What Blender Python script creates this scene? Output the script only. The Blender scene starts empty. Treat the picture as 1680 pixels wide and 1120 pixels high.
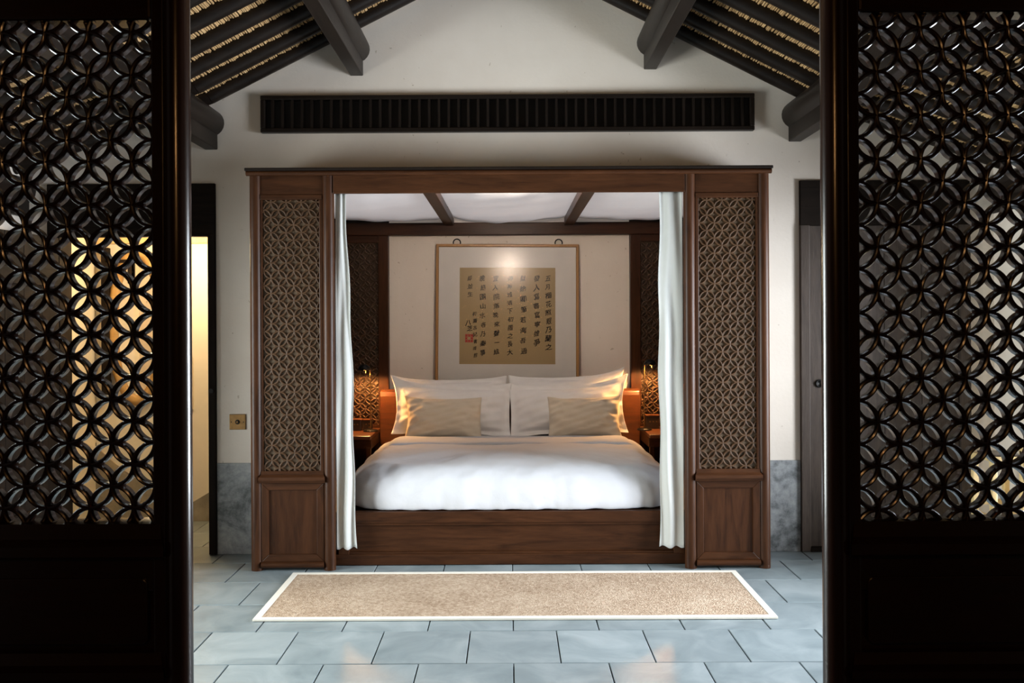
import bpy, math, random
from mathutils import Vector, Matrix
random.seed(7)
PI = math.pi
scene = bpy.context.scene
COL = scene.collection

# ------------------------------------------------------------------ camera
F_PX = 1466.0
cam_d = bpy.data.cameras.new('camera'); cam = bpy.data.objects.new('camera', cam_d); COL.objects.link(cam)
cam_d.sensor_width = 36.0; cam_d.lens = 36.0 * F_PX / 1680.0
cam_d.shift_x = 4.0 / 1680.0; cam_d.shift_y = -30.0 / 1680.0
cam_d.clip_start = 0.05
cam.matrix_world = Matrix.Translation((0, 0, 1.43)) @ Matrix.Rotation(PI/2, 4, 'X') @ Matrix.Rotation(math.radians(-0.3), 4, 'Z')
scene.camera = cam

# ------------------------------------------------------------------ world, daylight, exposure
w = bpy.data.worlds.new('World'); scene.world = w; w.use_nodes = True
bg = w.node_tree.nodes['Background']; bg.inputs[0].default_value = (0.62, 0.78, 1.0, 1); bg.inputs[1].default_value = 1.0

def area(name, loc, rot, sx, sy, power, col, spread=180):
    l = bpy.data.lights.new(name, 'AREA'); l.shape = 'RECTANGLE'; l.size = sx; l.size_y = sy
    l.energy = power; l.color = col; l.spread = math.radians(spread)
    o = bpy.data.objects.new(name, l); COL.objects.link(o); o.location = loc; o.rotation_euler = rot
    return o
# daylight entering through the tall side windows (placed just outside the panes)
area('daylight_right', (3.30, 4.00, 1.15), (0, PI/2, 0), 1.9, 2.2, 545, (0.87, 0.93, 1.0))
area('daylight_left', (-3.30, 3.70, 1.15), (0, -PI/2, 0), 1.9, 1.8, 330, (0.90, 0.97, 0.95))

vs = scene.view_settings
vs.view_transform = 'Standard'; vs.look = 'None'; vs.gamma = 1.0; vs.use_curve_mapping = False; vs.exposure = 0.0
scene.cycles.use_denoising = True
scene.cycles.max_bounces = 10; scene.cycles.diffuse_bounces = 5; scene.cycles.glossy_bounces = 4
scene.cycles.transparent_max_bounces = 12; scene.cycles.transmission_bounces = 6
scene.cycles.sample_clamp_indirect = 3.0
scene.cycles.caustics_reflective = False; scene.cycles.caustics_refractive = False

# ------------------------------------------------------------------ materials
MATS = {}
def newmat(name):
    m = bpy.data.materials.new(name); m.use_nodes = True
    nt = m.node_tree; b = nt.nodes['Principled BSDF']; MATS[name] = m
    return m, nt, b
def N(nt, typ, **kw):
    n = nt.nodes.new(typ)
    for k, v in kw.items():
        if hasattr(n, k): setattr(n, k, v)
    return n
def ramp(nt, fac, stops):
    r = nt.nodes.new('ShaderNodeValToRGB'); e = r.color_ramp.elements
    while len(e) > len(stops): e.remove(e[-1])
    while len(e) < len(stops): e.new(0.5)
    for i, (p, c) in enumerate(stops):
        e[i].position = p; e[i].color = (c[0], c[1], c[2], 1)
    nt.links.new(fac, r.inputs[0]); return r.outputs[0]
def coords(nt, scale, seed_random=True):
    tc = nt.nodes.new('ShaderNodeTexCoord'); mp = nt.nodes.new('ShaderNodeMapping')
    mp.inputs['Scale'].default_value = scale
    if seed_random:
        oi = nt.nodes.new('ShaderNodeObjectInfo'); ml = nt.nodes.new('ShaderNodeMath'); ml.operation = 'MULTIPLY'; ml.inputs[1].default_value = 37.0
        nt.links.new(oi.outputs['Random'], ml.inputs[0])
        cx = nt.nodes.new('ShaderNodeCombineXYZ')
        for i in range(3): nt.links.new(ml.outputs[0], cx.inputs[i])
        nt.links.new(cx.outputs[0], mp.inputs['Location'])
    nt.links.new(tc.outputs['Object'], mp.inputs['Vector'])
    return mp.outputs[0]
def noise(nt, vec, scale, detail=4, rough=0.55, dist=0.0):
    n = nt.nodes.new('ShaderNodeTexNoise'); n.inputs['Scale'].default_value = scale
    n.inputs['Detail'].default_value = detail; n.inputs['Roughness'].default_value = rough; n.inputs['Distortion'].default_value = dist
    nt.links.new(vec, n.inputs['Vector']); return n.outputs['Fac']
def bump(nt, b, h, strength, dist=0.01):
    bp = nt.nodes.new('ShaderNodeBump'); bp.inputs['Strength'].default_value = strength; bp.inputs['Distance'].default_value = dist
    nt.links.new(h, bp.inputs['Height']); nt.links.new(bp.outputs[0], b.inputs['Normal'])
def wood(name, dark, light, rough, axis, gscale=6.0, bstr=0.15, spec=0.5, coat=0.0):
    m, nt, b = newmat(name)
    st = {'x': (0.12, 1, 1), 'y': (1, 0.12, 1), 'z': (1, 1, 0.12)}[axis]
    v = coords(nt, tuple(s * gscale for s in st))
    g = noise(nt, v, 3.0, 6, 0.6, 1.6)
    f = noise(nt, v, 22.0, 3, 0.6, 0.2)
    mx = nt.nodes.new('ShaderNodeMath'); mx.operation = 'MULTIPLY_ADD'; mx.inputs[1].default_value = 0.4
    nt.links.new(f, mx.inputs[0]); nt.links.new(g, mx.inputs[2])
    c = ramp(nt, mx.outputs[0], [(0.38, dark), (0.62, tuple((a+bb)/2 for a, bb in zip(dark, light))), (0.9, light)])
    nt.links.new(c, b.inputs['Base Color']); b.inputs['Roughness'].default_value = rough
    b.inputs['Specular IOR Level'].default_value = spec; b.inputs['Coat Weight'].default_value = coat; b.inputs['Coat Roughness'].default_value = 0.15
    bump(nt, b, mx.outputs[0], bstr, 0.004)
    return m
def plain(name, col, rough=0.5, metal=0.0, nscale=0, var=0.12, bstr=0.0, spec=0.5):
    m, nt, b = newmat(name)
    b.inputs['Roughness'].default_value = rough; b.inputs['Metallic'].default_value = metal; b.inputs['Specular IOR Level'].default_value = spec
    if nscale:
        v = coords(nt, (1, 1, 1)); n = noise(nt, v, nscale, 5)
        c = ramp(nt, n, [(0.3, tuple(x*(1-var) for x in col)), (0.7, tuple(min(1, x*(1+var)) for x in col))])
        nt.links.new(c, b.inputs['Base Color'])
        if bstr: bump(nt, b, n, bstr, 0.004)
    else: b.inputs['Base Color'].default_value = (*col, 1)
    return m

for ax in 'xyz':
    wood('bedwood_' + ax, (0.013, 0.0046, 0.0020), (0.058, 0.0215, 0.0085), 0.36, ax, 5.0, 0.15, 0.18)
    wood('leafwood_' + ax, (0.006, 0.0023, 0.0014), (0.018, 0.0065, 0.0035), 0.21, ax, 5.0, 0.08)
    wood('roofwood_' + ax, (0.004, 0.0027, 0.002), (0.014, 0.009, 0.0065), 0.42, ax, 5.0, 0.25, 0.22)
    wood('doorwood_' + ax, (0.005, 0.0035, 0.0027), (0.016, 0.011, 0.008), 0.75, ax, 5.0, 0.3, 0.08)
wood('plankwood', (0.022, 0.015, 0.011), (0.075, 0.054, 0.042), 0.55, 'z', 5.0, 0.3, 0.3)
wood('ringwood', (0.028, 0.013, 0.0055), (0.080, 0.040, 0.018), 0.42, 'z', 6.0, 0.05, 0.3)
wood('panelback', (0.065, 0.040, 0.020), (0.14, 0.090, 0.050), 0.45, 'z', 5.0, 0.1)
wood('headwood', (0.032, 0.010, 0.004), (0.10, 0.033, 0.011), 0.33, 'x', 5.0, 0.1)
wood('palewood', (0.52, 0.36, 0.15), (0.74, 0.56, 0.28), 0.5, 'z', 5.0, 0.1)
wood('honeywood', (0.30, 0.16, 0.05), (0.48, 0.29, 0.10), 0.45, 'x', 5.0, 0.1)
wood('bamboo', (0.26, 0.12, 0.035), (0.42, 0.22, 0.075), 0.35, 'z', 4.0, 0.05)
plain('iron', (0.012, 0.011, 0.010), 0.4, 0.7)
plain('brass', (0.25, 0.15, 0.06), 0.35, 0.9, 30, 0.2)
plain('dark_void', (0.006, 0.005, 0.005), 0.8)
plain('matboard', (0.74, 0.70, 0.66), 0.7, 0, 8, 0.03)
plain('ink', (0.008, 0.007, 0.006), 0.9, spec=0.1)
plain('sealred', (0.42, 0.035, 0.02), 0.7, 0, 140, 0.35)
plain('box_black', (0.03, 0.02, 0.014), 0.3)
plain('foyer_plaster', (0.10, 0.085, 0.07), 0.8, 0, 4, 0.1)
plain('bath_plaster', (0.82, 0.74, 0.60), 0.7, 0, 5, 0.04)
plain('bath_shade', (0.30, 0.26, 0.20), 0.7, 0, 9, 0.25, 0.2)  # grey for the shadowed lower bathroom wall, shade put into the colour
plain('mirror', (0.9, 0.9, 0.9), 0.03, 1.0)
plain('grout', (0.07, 0.075, 0.08), 0.9, 0, 30, 0.2)
plain('skyline_paint', (0.5, 0.52, 0.5), 0.8)

def m_plaster():
    m, nt, b = newmat('plaster'); v = coords(nt, (1, 1, 1), False)
    n1 = noise(nt, v, 1.2, 5, 0.6); n2 = noise(nt, v, 55, 3); n3 = noise(nt, v, 30, 2, 0.4, 0.6)
    c = ramp(nt, n1, [(0.3, (0.74, 0.655, 0.565)), (0.7, (0.84, 0.765, 0.68))])
    s = ramp(nt, n3, [(0.235, (0.72, 0.68, 0.63)), (0.26, (1, 1, 1))])
    mx = N(nt, 'ShaderNodeMix', data_type='RGBA', blend_type='MULTIPLY'); mx.inputs[0].default_value = 1
    nt.links.new(c, mx.inputs[6]); nt.links.new(s, mx.inputs[7]); nt.links.new(mx.outputs[2], b.inputs['Base Color'])
    b.inputs['Roughness'].default_value = 0.85
    ad = nt.nodes.new('ShaderNodeMath'); ad.operation = 'ADD'; nt.links.new(n1, ad.inputs[0]); nt.links.new(n2, ad.inputs[1]); bump(nt, b, ad.outputs[0], 0.12, 0.006)
m_plaster()
def m_dado():
    m, nt, b = newmat('cement'); v = coords(nt, (1, 1, 1))
    n1 = noise(nt, v, 5, 8, 0.65, 0.6); n2 = noise(nt, v, 26, 6, 0.7)
    mul = nt.nodes.new('ShaderNodeMath'); mul.operation = 'MULTIPLY_ADD'; mul.inputs[1].default_value = 0.5; nt.links.new(n2, mul.inputs[0]); nt.links.new(n1, mul.inputs[2])
    c = ramp(nt, mul.outputs[0], [(0.50, (0.035, 0.038, 0.038)), (0.64, (0.13, 0.14, 0.145)), (0.78, (0.27, 0.285, 0.295)), (0.97, (0.42, 0.43, 0.435))])
    nt.links.new(c, b.inputs['Base Color']); b.inputs['Roughness'].default_value = 0.7; bump(nt, b, mul.outputs[0], 0.3, 0.006)
m_dado()
def m_tile():
    m, nt, b = newmat('slate'); v = coords(nt, (1, 1, 1))
    n1 = noise(nt, v, 4.0, 6, 0.6, 0.8); n2 = noise(nt, v, 40, 4, 0.6)
    c = ramp(nt, n1, [(0.3, (0.175, 0.218, 0.236)), (0.5, (0.238, 0.285, 0.304)), (0.72, (0.32, 0.366, 0.384))])
    oi = nt.nodes.new('ShaderNodeObjectInfo'); mr = nt.nodes.new('ShaderNodeMapRange'); mr.inputs[3].default_value = 0.90; mr.inputs[4].default_value = 1.10
    nt.links.new(oi.outputs['Random'], mr.inputs[0])
    mx = N(nt, 'ShaderNodeMix', data_type='RGBA', blend_type='MULTIPLY'); mx.inputs[0].default_value = 1
    nt.links.new(c, mx.inputs[6]); nt.links.new(mr.outputs[0], mx.inputs[7]); nt.links.new(mx.outputs[2], b.inputs['Base Color'])
    r = nt.nodes.new('ShaderNodeMapRange'); r.inputs[3].default_value = 0.28; r.inputs[4].default_value = 0.46; nt.links.new(n1, r.inputs[0]); nt.links.new(r.outputs[0], b.inputs['Roughness'])
    ad = nt.nodes.new('ShaderNodeMath'); ad.operation = 'MULTIPLY_ADD'; ad.inputs[1].default_value = 0.3; nt.links.new(n2, ad.inputs[0]); nt.links.new(n1, ad.inputs[2]); bump(nt, b, ad.outputs[0], 0.12, 0.006)
m_tile()
def m_rug():
    m, nt, b = newmat('sisal'); v = coords(nt, (1, 1, 1), False)
    wv = nt.nodes.new('ShaderNodeTexVoronoi'); wv.inputs['Scale'].default_value = 120; nt.links.new(v, wv.inputs['Vector'])
    n1 = noise(nt, v, 60, 5, 0.7); n2 = noise(nt, v, 3, 3)
    mul = nt.nodes.new('ShaderNodeMath'); mul.operation = 'MULTIPLY_ADD'; mul.inputs[1].default_value = 0.35; nt.links.new(n2, mul.inputs[0]); nt.links.new(n1, mul.inputs[2])
    c = ramp(nt, mul.outputs[0], [(0.45, (0.25, 0.165, 0.105)), (0.67, (0.45, 0.335, 0.24)), (0.9, (0.62, 0.50, 0.385))])
    nt.links.new(c, b.inputs['Base Color']); b.inputs['Roughness'].default_value = 0.95; b.inputs['Specular IOR Level'].default_value = 0.1
    ad = nt.nodes.new('ShaderNodeMath'); ad.operation = 'ADD'; nt.links.new(wv.outputs['Distance'], ad.inputs[0]); nt.links.new(n1, ad.inputs[1]); bump(nt, b, ad.outputs[0], 0.8, 0.006)
m_rug()
def m_cloth(name, col, scale, bstr, transl=0.0, rough=0.9, wr=0.0):
    m, nt, b = newmat(name); v = coords(nt, (1, 1, 1))
    n = noise(nt, v, scale, 4, 0.6); n2 = noise(nt, v, 5, 4, 0.6, 1.0)
    c = ramp(nt, n2, [(0.3, tuple(x*0.95 for x in col)), (0.7, col)])
    nt.links.new(c, b.inputs['Base Color']); b.inputs['Roughness'].default_value = rough; b.inputs['Specular IOR Level'].default_value = 0.15
    b.inputs['Sheen Weight'].default_value = 0.15
    ad = nt.nodes.new('ShaderNodeMath'); ad.operation = 'MULTIPLY_ADD'; ad.inputs[1].default_value = wr; nt.links.new(n2, ad.inputs[0]); nt.links.new(n, ad.inputs[2])
    bump(nt, b, ad.outputs[0], bstr, 0.005)
    if transl:
        t = nt.nodes.new('ShaderNodeBsdfTranslucent'); t.inputs[0].default_value = (*col, 1)
        mx = nt.nodes.new('ShaderNodeMixShader'); mx.inputs[0].default_value = transl
        nt.links.new(b.outputs[0], mx.inputs[1]); nt.links.new(t.outputs[0], mx.inputs[2])
        nt.links.new(mx.outputs[0], nt.nodes['Material Output'].inputs[0])
m_cloth('linen_white', (0.60, 0.61, 0.645), 30, 0.22, 0, 0.9, 3.0)
m_cloth('pillow_white', (0.88, 0.86, 0.84), 30, 0.12, 0, 0.9, 2.0)
m_cloth('cushion_beige', (0.70, 0.61, 0.48), 220, 0.25)
m_cloth('curtain_white', (0.80, 0.82, 0.80), 60, 0.10, 0.35)
m_cloth('canopy_cloth', (0.88, 0.86, 0.86), 40, 0.06, 0.40)
m_cloth('rug_border', (0.76, 0.72, 0.63), 160, 0.3)
m_cloth('silk_tan', (0.42, 0.30, 0.155), 300, 0.02)
def m_reed():
    m, nt, b = newmat('reed'); v = coords(nt, (60, 3, 60), False)
    n = noise(nt, v, 1.0, 3); c = ramp(nt, n, [(0.25, (0.16, 0.09, 0.035)), (0.5, (0.46, 0.285, 0.125)), (0.8, (0.70, 0.48, 0.24))])
    nt.links.new(c, b.inputs['Base Color']); b.inputs['Roughness'].default_value = 0.7
m_reed()
def m_glass(name, rough, ior=1.45):
    m, nt, b = newmat(name); nt.nodes.remove(b)
    tr = nt.nodes.new('ShaderNodeBsdfTransparent'); gl = nt.nodes.new('ShaderNodeBsdfGlossy'); gl.inputs['Roughness'].default_value = rough
    fr = nt.nodes.new('ShaderNodeFresnel'); fr.inputs[0].default_value = ior; mx = nt.nodes.new('ShaderNodeMixShader')
    nt.links.new(fr.outputs[0], mx.inputs[0]); nt.links.new(tr.outputs[0], mx.inputs[1]); nt.links.new(gl.outputs[0], mx.inputs[2])
    nt.links.new(mx.outputs[0], nt.nodes['Material Output'].inputs[0])
m_glass('glass', 0.02); m_glass('picture_glass', 0.22, 1.3)
def m_emit(name, col, s):
    m, nt, b = newmat(name); b.inputs['Base Color'].default_value = (*col, 1)
    b.inputs['Emission Color'].default_value = (*col, 1); b.inputs['Emission Strength'].default_value = s
m_emit('bulb_warm', (1.0, 0.55, 0.2), 14); m_emit('lantern_paper', (1.0, 0.50, 0.18), 48); m_emit('globe_glass', (1.0, 0.70, 0.40), 8)

# ------------------------------------------------------------------ mesh building
WL = {}
class MB:
    def __init__(s): s.v = []; s.f = []
    def add(s, vs, fs):
        o = len(s.v); s.v += [tuple(p) for p in vs]; s.f += [tuple(i + o for i in f) for f in fs]; return s
    def box(s, x0, x1, y0, y1, z0, z1):
        vs = [(x0,y0,z0),(x1,y0,z0),(x1,y1,z0),(x0,y1,z0),(x0,y0,z1),(x1,y0,z1),(x1,y1,z1),(x0,y1,z1)]
        return s.add(vs, [(3,2,1,0),(4,5,6,7),(0,1,5,4),(1,2,6,5),(2,3,7,6),(3,0,4,7)])
    def prism(s, poly, axis, a, b):          # poly: 2-D points, extruded along axis from a to b
        n = len(poly)
        def P(p, t): return {'x': (t, p[0], p[1]), 'y': (p[0], t, p[1]), 'z': (p[0], p[1], t)}[axis]
        vs = [P(p, a) for p in poly] + [P(p, b) for p in poly]
        return s.add(vs, [tuple(range(n)), tuple(range(2*n-1, n-1, -1))] + [(i, i+n, (i+1) % n + n, (i+1) % n) for i in range(n)])
    def tube(s, p0, p1, r0, r1=None, n=16, cap=True):
        r1 = r0 if r1 is None else r1; p0, p1 = Vector(p0), Vector(p1); d = (p1-p0).normalized()
        a = d.orthogonal().normalized(); b = d.cross(a)
        vs = [p0 + (a*math.cos(2*PI*i/n) + b*math.sin(2*PI*i/n))*r0 for i in range(n)] + [p1 + (a*math.cos(2*PI*i/n) + b*math.sin(2*PI*i/n))*r1 for i in range(n)]
        fs = [(i, (i+1) % n, (i+1) % n + n, i+n) for i in range(n)]
        if cap: fs += [tuple(range(n-1, -1, -1)), tuple(range(n, 2*n))]
        return s.add(vs, fs)
    def path(s, pts, r, n=8):
        for a, b in zip(pts, pts[1:]): s.tube(a, b, r, r, n)
        return s
    def lathe(s, prof, c, n=24):             # prof: (radius, z)
        vs = []; k = len(prof)
        for i in range(n):
            a = 2*PI*i/n
            vs += [(c[0]+r*math.cos(a), c[1]+r*math.sin(a), c[2]+z) for r, z in prof]
        fs = [(i*k+j, ((i+1) % n)*k+j, ((i+1) % n)*k+j+1, i*k+j+1) for i in range(n) for j in range(k-1)]
        return s.add(vs, fs)
    def grid(s, nu, nv, fn, flip=False):
        vs = [fn(i/(nu-1), j/(nv-1)) for j in range(nv) for i in range(nu)]
        fs = [(j*nu+i, j*nu+i+1, (j+1)*nu+i+1, (j+1)*nu+i) for j in range(nv-1) for i in range(nu-1)]
        if flip: fs = [f[::-1] for f in fs]
        return s.add(vs, fs)
    def mesh(s, name, mat, org=(0,0,0), smooth=False):
        me = bpy.data.meshes.new(name); me.from_pydata([(p[0]-org[0], p[1]-org[1], p[2]-org[2]) for p in s.v], [], s.f)
        me.materials.append(MATS[mat]); me.validate(); me.update()
        if smooth: me.polygons.foreach_set('use_smooth', [True]*len(me.polygons))
        return me
    def build(s, name, mat, parent=None, org=None, bevel=0, smooth=False, angle=None, label=None, local=False):
        if local: o_ = (0,0,0)
        else: o_ = org if org is not None else (WL[parent.name] if parent else (0,0,0))
        me = s.mesh(name, mat, o_, smooth or bool(angle))
        o = bpy.data.objects.new(name, me); COL.objects.link(o)
        if parent:
            o.parent = parent; pw = WL[parent.name]
            if not local: o.location = tuple(a-b for a, b in zip(o_, pw))
            WL[o.name] = pw if local else tuple(o_)
        else: o.location = o_; WL[o.name] = tuple(o_)
        if angle: me.set_sharp_from_angle(angle=math.radians(angle))
        if bevel:
            md = o.modifiers.new('bevel', 'BEVEL'); md.width = bevel; md.segments = 2; md.limit_method = 'ANGLE'; md.angle_limit = math.radians(40)
        if label: o['label'] = label
        return o
def tag(o, label, cat, group=None):
    o['label'] = label; o['category'] = cat
    if group: o['group'] = group
    return o
def struct(o): o['kind'] = 'structure'; return o
def thing(name, loc, label, cat, group=None, rot=None):
    o = bpy.data.objects.new(name, None); COL.objects.link(o); o.location = loc; o.empty_display_size = 0.05
    if rot: o.rotation_euler = rot
    WL[o.name] = tuple(loc); return tag(o, label, cat, group)
def inst(name, me, parent, world):
    o = bpy.data.objects.new(name, me); COL.objects.link(o); o.parent = parent
    pw = WL[parent.name]; o.location = tuple(a-b for a, b in zip(world, pw)); return o
def B(x0, x1, y0, y1, z0, z1): return MB().box(x0, x1, y0, y1, z0, z1)

def halfround(cx, cy, r, depth, n=10):       # plan outline: half-round front (towards -y) with straight back
    pts = [(cx + r*math.cos(PI + PI*i/n), cy + r*math.sin(PI + PI*i/n)) for i in range(n+1)]
    return pts + [(cx+r, cy+depth), (cx-r, cy+depth)]

# ---- interlocking-circle lattice: each ring a part of its own, clipped by the frame opening
def arc_mesh(p, rw, dp, seg, a0, a1, closed, mat):
    R = p/2; m = MB()
    prof = [(-.5, 1), (-.5, .30), (-.30, .06), (0, 0), (.30, .06), (.5, .30), (.5, 1)]
    n = max(2, int(round(seg*(a1-a0)/(2*PI))))
    cnt = n if closed else n+1
    angs = [a0 + (a1-a0)*i/n for i in range(cnt)]
    for (ra, ya), (rb, yb) in zip(prof, prof[1:]):
        vs = []
        for a in angs:
            c, s_ = math.cos(a), math.sin(a)
            vs += [((R+ra*rw)*c, ya*dp, (R+ra*rw)*s_), ((R+rb*rw)*c, yb*dp, (R+rb*rw)*s_)]
        fs = [(2*i, 2*i+1, (2*((i+1) % cnt))+1, 2*((i+1) % cnt)) for i in range(n)]
        m.add(vs, [f[::-1] for f in fs])
    return m
RINGC = {}
def lattice(parent, rect, phase, p, rw, dp, yf, seg, mat, name='lattice_ring'):
    x0, x1, z0, z1 = rect; R = p/2; n = 0
    i0 = int((x0-phase[0])/(p/2))-3; i1 = int((x1-phase[0])/(p/2))+3
    j0 = int((z0-phase[1])/(p/2))-3; j1 = int((z1-phase[1])/(p/2))+3
    for i in range(i0, i1+1):
        for j in range(j0, j1+1):
            if (i+j) % 2: continue
            cx, cz = phase[0]+i*p/2, phase[1]+j*p/2
            L, Rr, Bt, T = x0-cx, x1-cx, z0-cz, z1-cz
            if L > R or Rr < -R or Bt > R or T < -R: continue
            cuts = []
            for xx in (L, Rr):
                if abs(xx) < R: a = math.acos(xx/R); cuts += [a, -a]
            for zz in (Bt, T):
                if abs(zz) < R: a = math.asin(zz/R); cuts += [a, PI-a]
            cuts = sorted(c % (2*PI) for c in cuts)
            if not cuts: arcs = [(0, 2*PI, True)]
            else:
                arcs = []
                for k, c in enumerate(cuts):
                    d = cuts[k+1] if k+1 < len(cuts) else cuts[0]+2*PI
                    md = (c+d)/2
                    if L <= R*math.cos(md) <= Rr and Bt <= R*math.sin(md) <= T and d-c > 0.12: arcs.append((c, d, False))
            if not arcs: continue
            key = (p, rw, dp, seg, mat, tuple((round(a, 3), round(b, 3)) for a, b, _ in arcs))
            if key not in RINGC:
                m = MB()
                for a, b, cl in arcs:
                    q = arc_mesh(p, rw, dp, seg, a, b, cl, mat); m.add(q.v, q.f)
                RINGC[key] = m.mesh(name, mat, smooth=True)
            inst(name, RINGC[key], parent, (cx, yf, cz)); n += 1
    return n

# ================================================================== THE SETTING
YW = 5.57                                   # front face of the gable wall
RIDGE, SL = 3.70, 0.505                     # underside of rafters at x = 0 and fall per metre
XK, SL2 = 1.83, 0.355                       # the pitch eases beyond the second purlin
def rz(x):
    x = abs(x); return RIDGE - SL*min(x, XK) - SL2*max(0.0, x-XK)
XS = 3.02                                   # half width of the room

# floor: slab with separate slate tiles
floor = struct(B(-3.4, 3.4, -2.6, 8.3, -0.20, -0.014).build('floor', 'grout'))
def tile_mesh(w_, l_):
    g = 0.0028; c = 0.0022; x, y = w_/2-g, l_/2-g
    vs = [(-x,-y,-.016),(x,-y,-.016),(x,y,-.016),(-x,y,-.016),(-x,-y,-c),(x,-y,-c),(x,y,-c),(-x,y,-c),(-x+c,-y+c,0),(x-c,-y+c,0),(x-c,y-c,0),(-x+c,y-c,0)]
    fs = [(0,1,5,4),(1,2,6,5),(2,3,7,6),(3,0,4,7),(4,5,9,8),(5,6,10,9),(6,7,11,10),(7,4,8,11),(8,9,10,11)]
    return MB().add(vs, fs).mesh('tile', 'slate')
TM = tile_mesh(0.4, 0.4); TC = {}
for k in range(-5, 8):
    yc = 3.96 + 0.4*k
    off = 0.21 if k % 2 == 0 else 0.01
    for i in range(-9, 10):
        a, b = off + 0.4*i, off + 0.4*(i+1)
        a2, b2 = max(a, -3.02), min(b, 3.02)
        if b2-a2 < 0.02: continue
        if k == 4 and a2 < -1.47 < b2: b2 = -1.47
        if k >= 4 and b2 > -1.46: continue                       # under the bed platform, beyond the right wall
        if k >= 4 and a2 > -1.9 and k > 4: continue
        wd = round(b2-a2, 3)
        me = TM if abs(wd-0.4) < 1e-3 else TC.setdefault(wd, tile_mesh(wd, 0.4))
        inst('tile', me, floor, ((a2+b2)/2, yc, random.uniform(-0.0007, 0.0007)))
for i in range(-8, 9):                                           # last strip in front of the right door is part of row 3; narrow strip at the wall foot
    a, b = 0.21+0.4*i, 0.61+0.4*i
    if b < 1.6 or a > 2.9: continue
    inst('tile', TM, floor, ((a+b)/2, 5.56, 0))

# gable wall around the niche and the two doorways
DZ = 2.308
wb = MB()
for (a, b) in ((-3.2, -2.872), (-1.827, -1.47), (1.47, 1.808), (2.865, 3.2)): wb.box(a, b, YW, YW+.12, 0, DZ)
XD = 3.1
wb.prism([(-XD, DZ), (XD, DZ), (XD, rz(XD)+.06), (XK, rz(XK)+.10), (0, RIDGE+.12), (-XK, rz(XK)+.10), (-XD, rz(XD)+.06)], 'y', YW, YW+.12)
struct(wb.build('wall_back', 'plaster'))
def dado(name, a, b):
    struct(B(a, b, YW-.006, YW+.02, 0, 0.568).build(name, 'cement', org=((a+b)/2, YW, 0), bevel=.003))
dado('baseboard_left', -1.827, -1.46); dado('baseboard_right', 1.46, 1.808)

# side walls with tall window openings
def side_wall(name, s, wy0, wy1, wz0, wz1):
    x0, x1 = sorted((s*XS, s*(XS+.15))); m = MB(); top = rz(XS)+.12
    m.box(x0, x1, 1.7, wy0, 0, top); m.box(x0, x1, wy1, YW+.12, 0, top)
    m.box(x0, x1, wy0, wy1, 0, wz0); m.box(x0, x1, wy0, wy1, wz1, top)
    return struct(m.build(name, 'plaster'))
side_wall('wall_right', 1, 2.95, 5.05, 0.22, 2.02)
side_wall('wall_left', -1, 2.85, 4.55, 0.22, 2.02)
def window(name, s, wy0, wy1, wz0, wz1, nb):
    xa, xb = sorted((s*(XS+.02), s*(XS+.08)))
    f = MB()
    f.box(xa, xb, wy0, wy1, wz0, wz0+.05); f.box(xa, xb, wy0, wy1, wz1-.05, wz1)
    for k in range(nb+1):
        yy = wy0 + (wy1-wy0-.05)*k/nb
        f.box(xa, xb, yy, yy+.05, wz0+.05, wz1-.05)
    o = struct(f.build(name, 'doorwood_z', org=(s*XS, (wy0+wy1)/2, wz0)))
    for k in range(nb):
        ya = wy0 + (wy1-wy0-.05)*k/nb+.05; yb = wy0 + (wy1-wy0-.05)*(k+1)/nb
        B(s*(XS+.05)-.003, s*(XS+.05)+.003, ya, yb, wz0+.05, wz1-.05).build('window_pane', 'glass', o)
window('window_1', 1, 2.95, 5.05, 0.22, 2.02, 4); window('window_2', -1, 2.85, 4.55, 0.22, 2.02, 3)

# roof: boarding, reed matting, rafters, purlins
ceil = MB()
def slope_quad(m, s, x0, x1, y0, y1, dz0, dz1):
    a, b = x0, x1
    p = lambda x, y, dz: (s*x, y, rz(x)+dz)
    m.add([p(a,y0,dz0),p(b,y0,dz0),p(b,y1,dz0),p(a,y1,dz0),p(a,y0,dz1),p(b,y0,dz1),p(b,y1,dz1),p(a,y1,dz1)],
          [(3,2,1,0),(4,5,6,7),(0,1,5,4),(1,2,6,5),(2,3,7,6),(3,0,4,7)])
slope_quad(ceil, -1, 0, XK, 1.7, 5.7, .105, .17); slope_quad(ceil, -1, XK, 3.5, 1.7, 5.7, .105, .17); slope_quad(ceil, 1, XK, 3.5, 1.7, 5.7, .105, .17)
slope_quad(ceil, 1, 0, XK, 1.7, 5.7, .105, .17)
ceiling = struct(ceil.build('ceiling', 'roofwood_x'))
RY = [5.477 - 0.245*k for k in range(15)]
CS = 1/math.sqrt(1+SL*SL)
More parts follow.
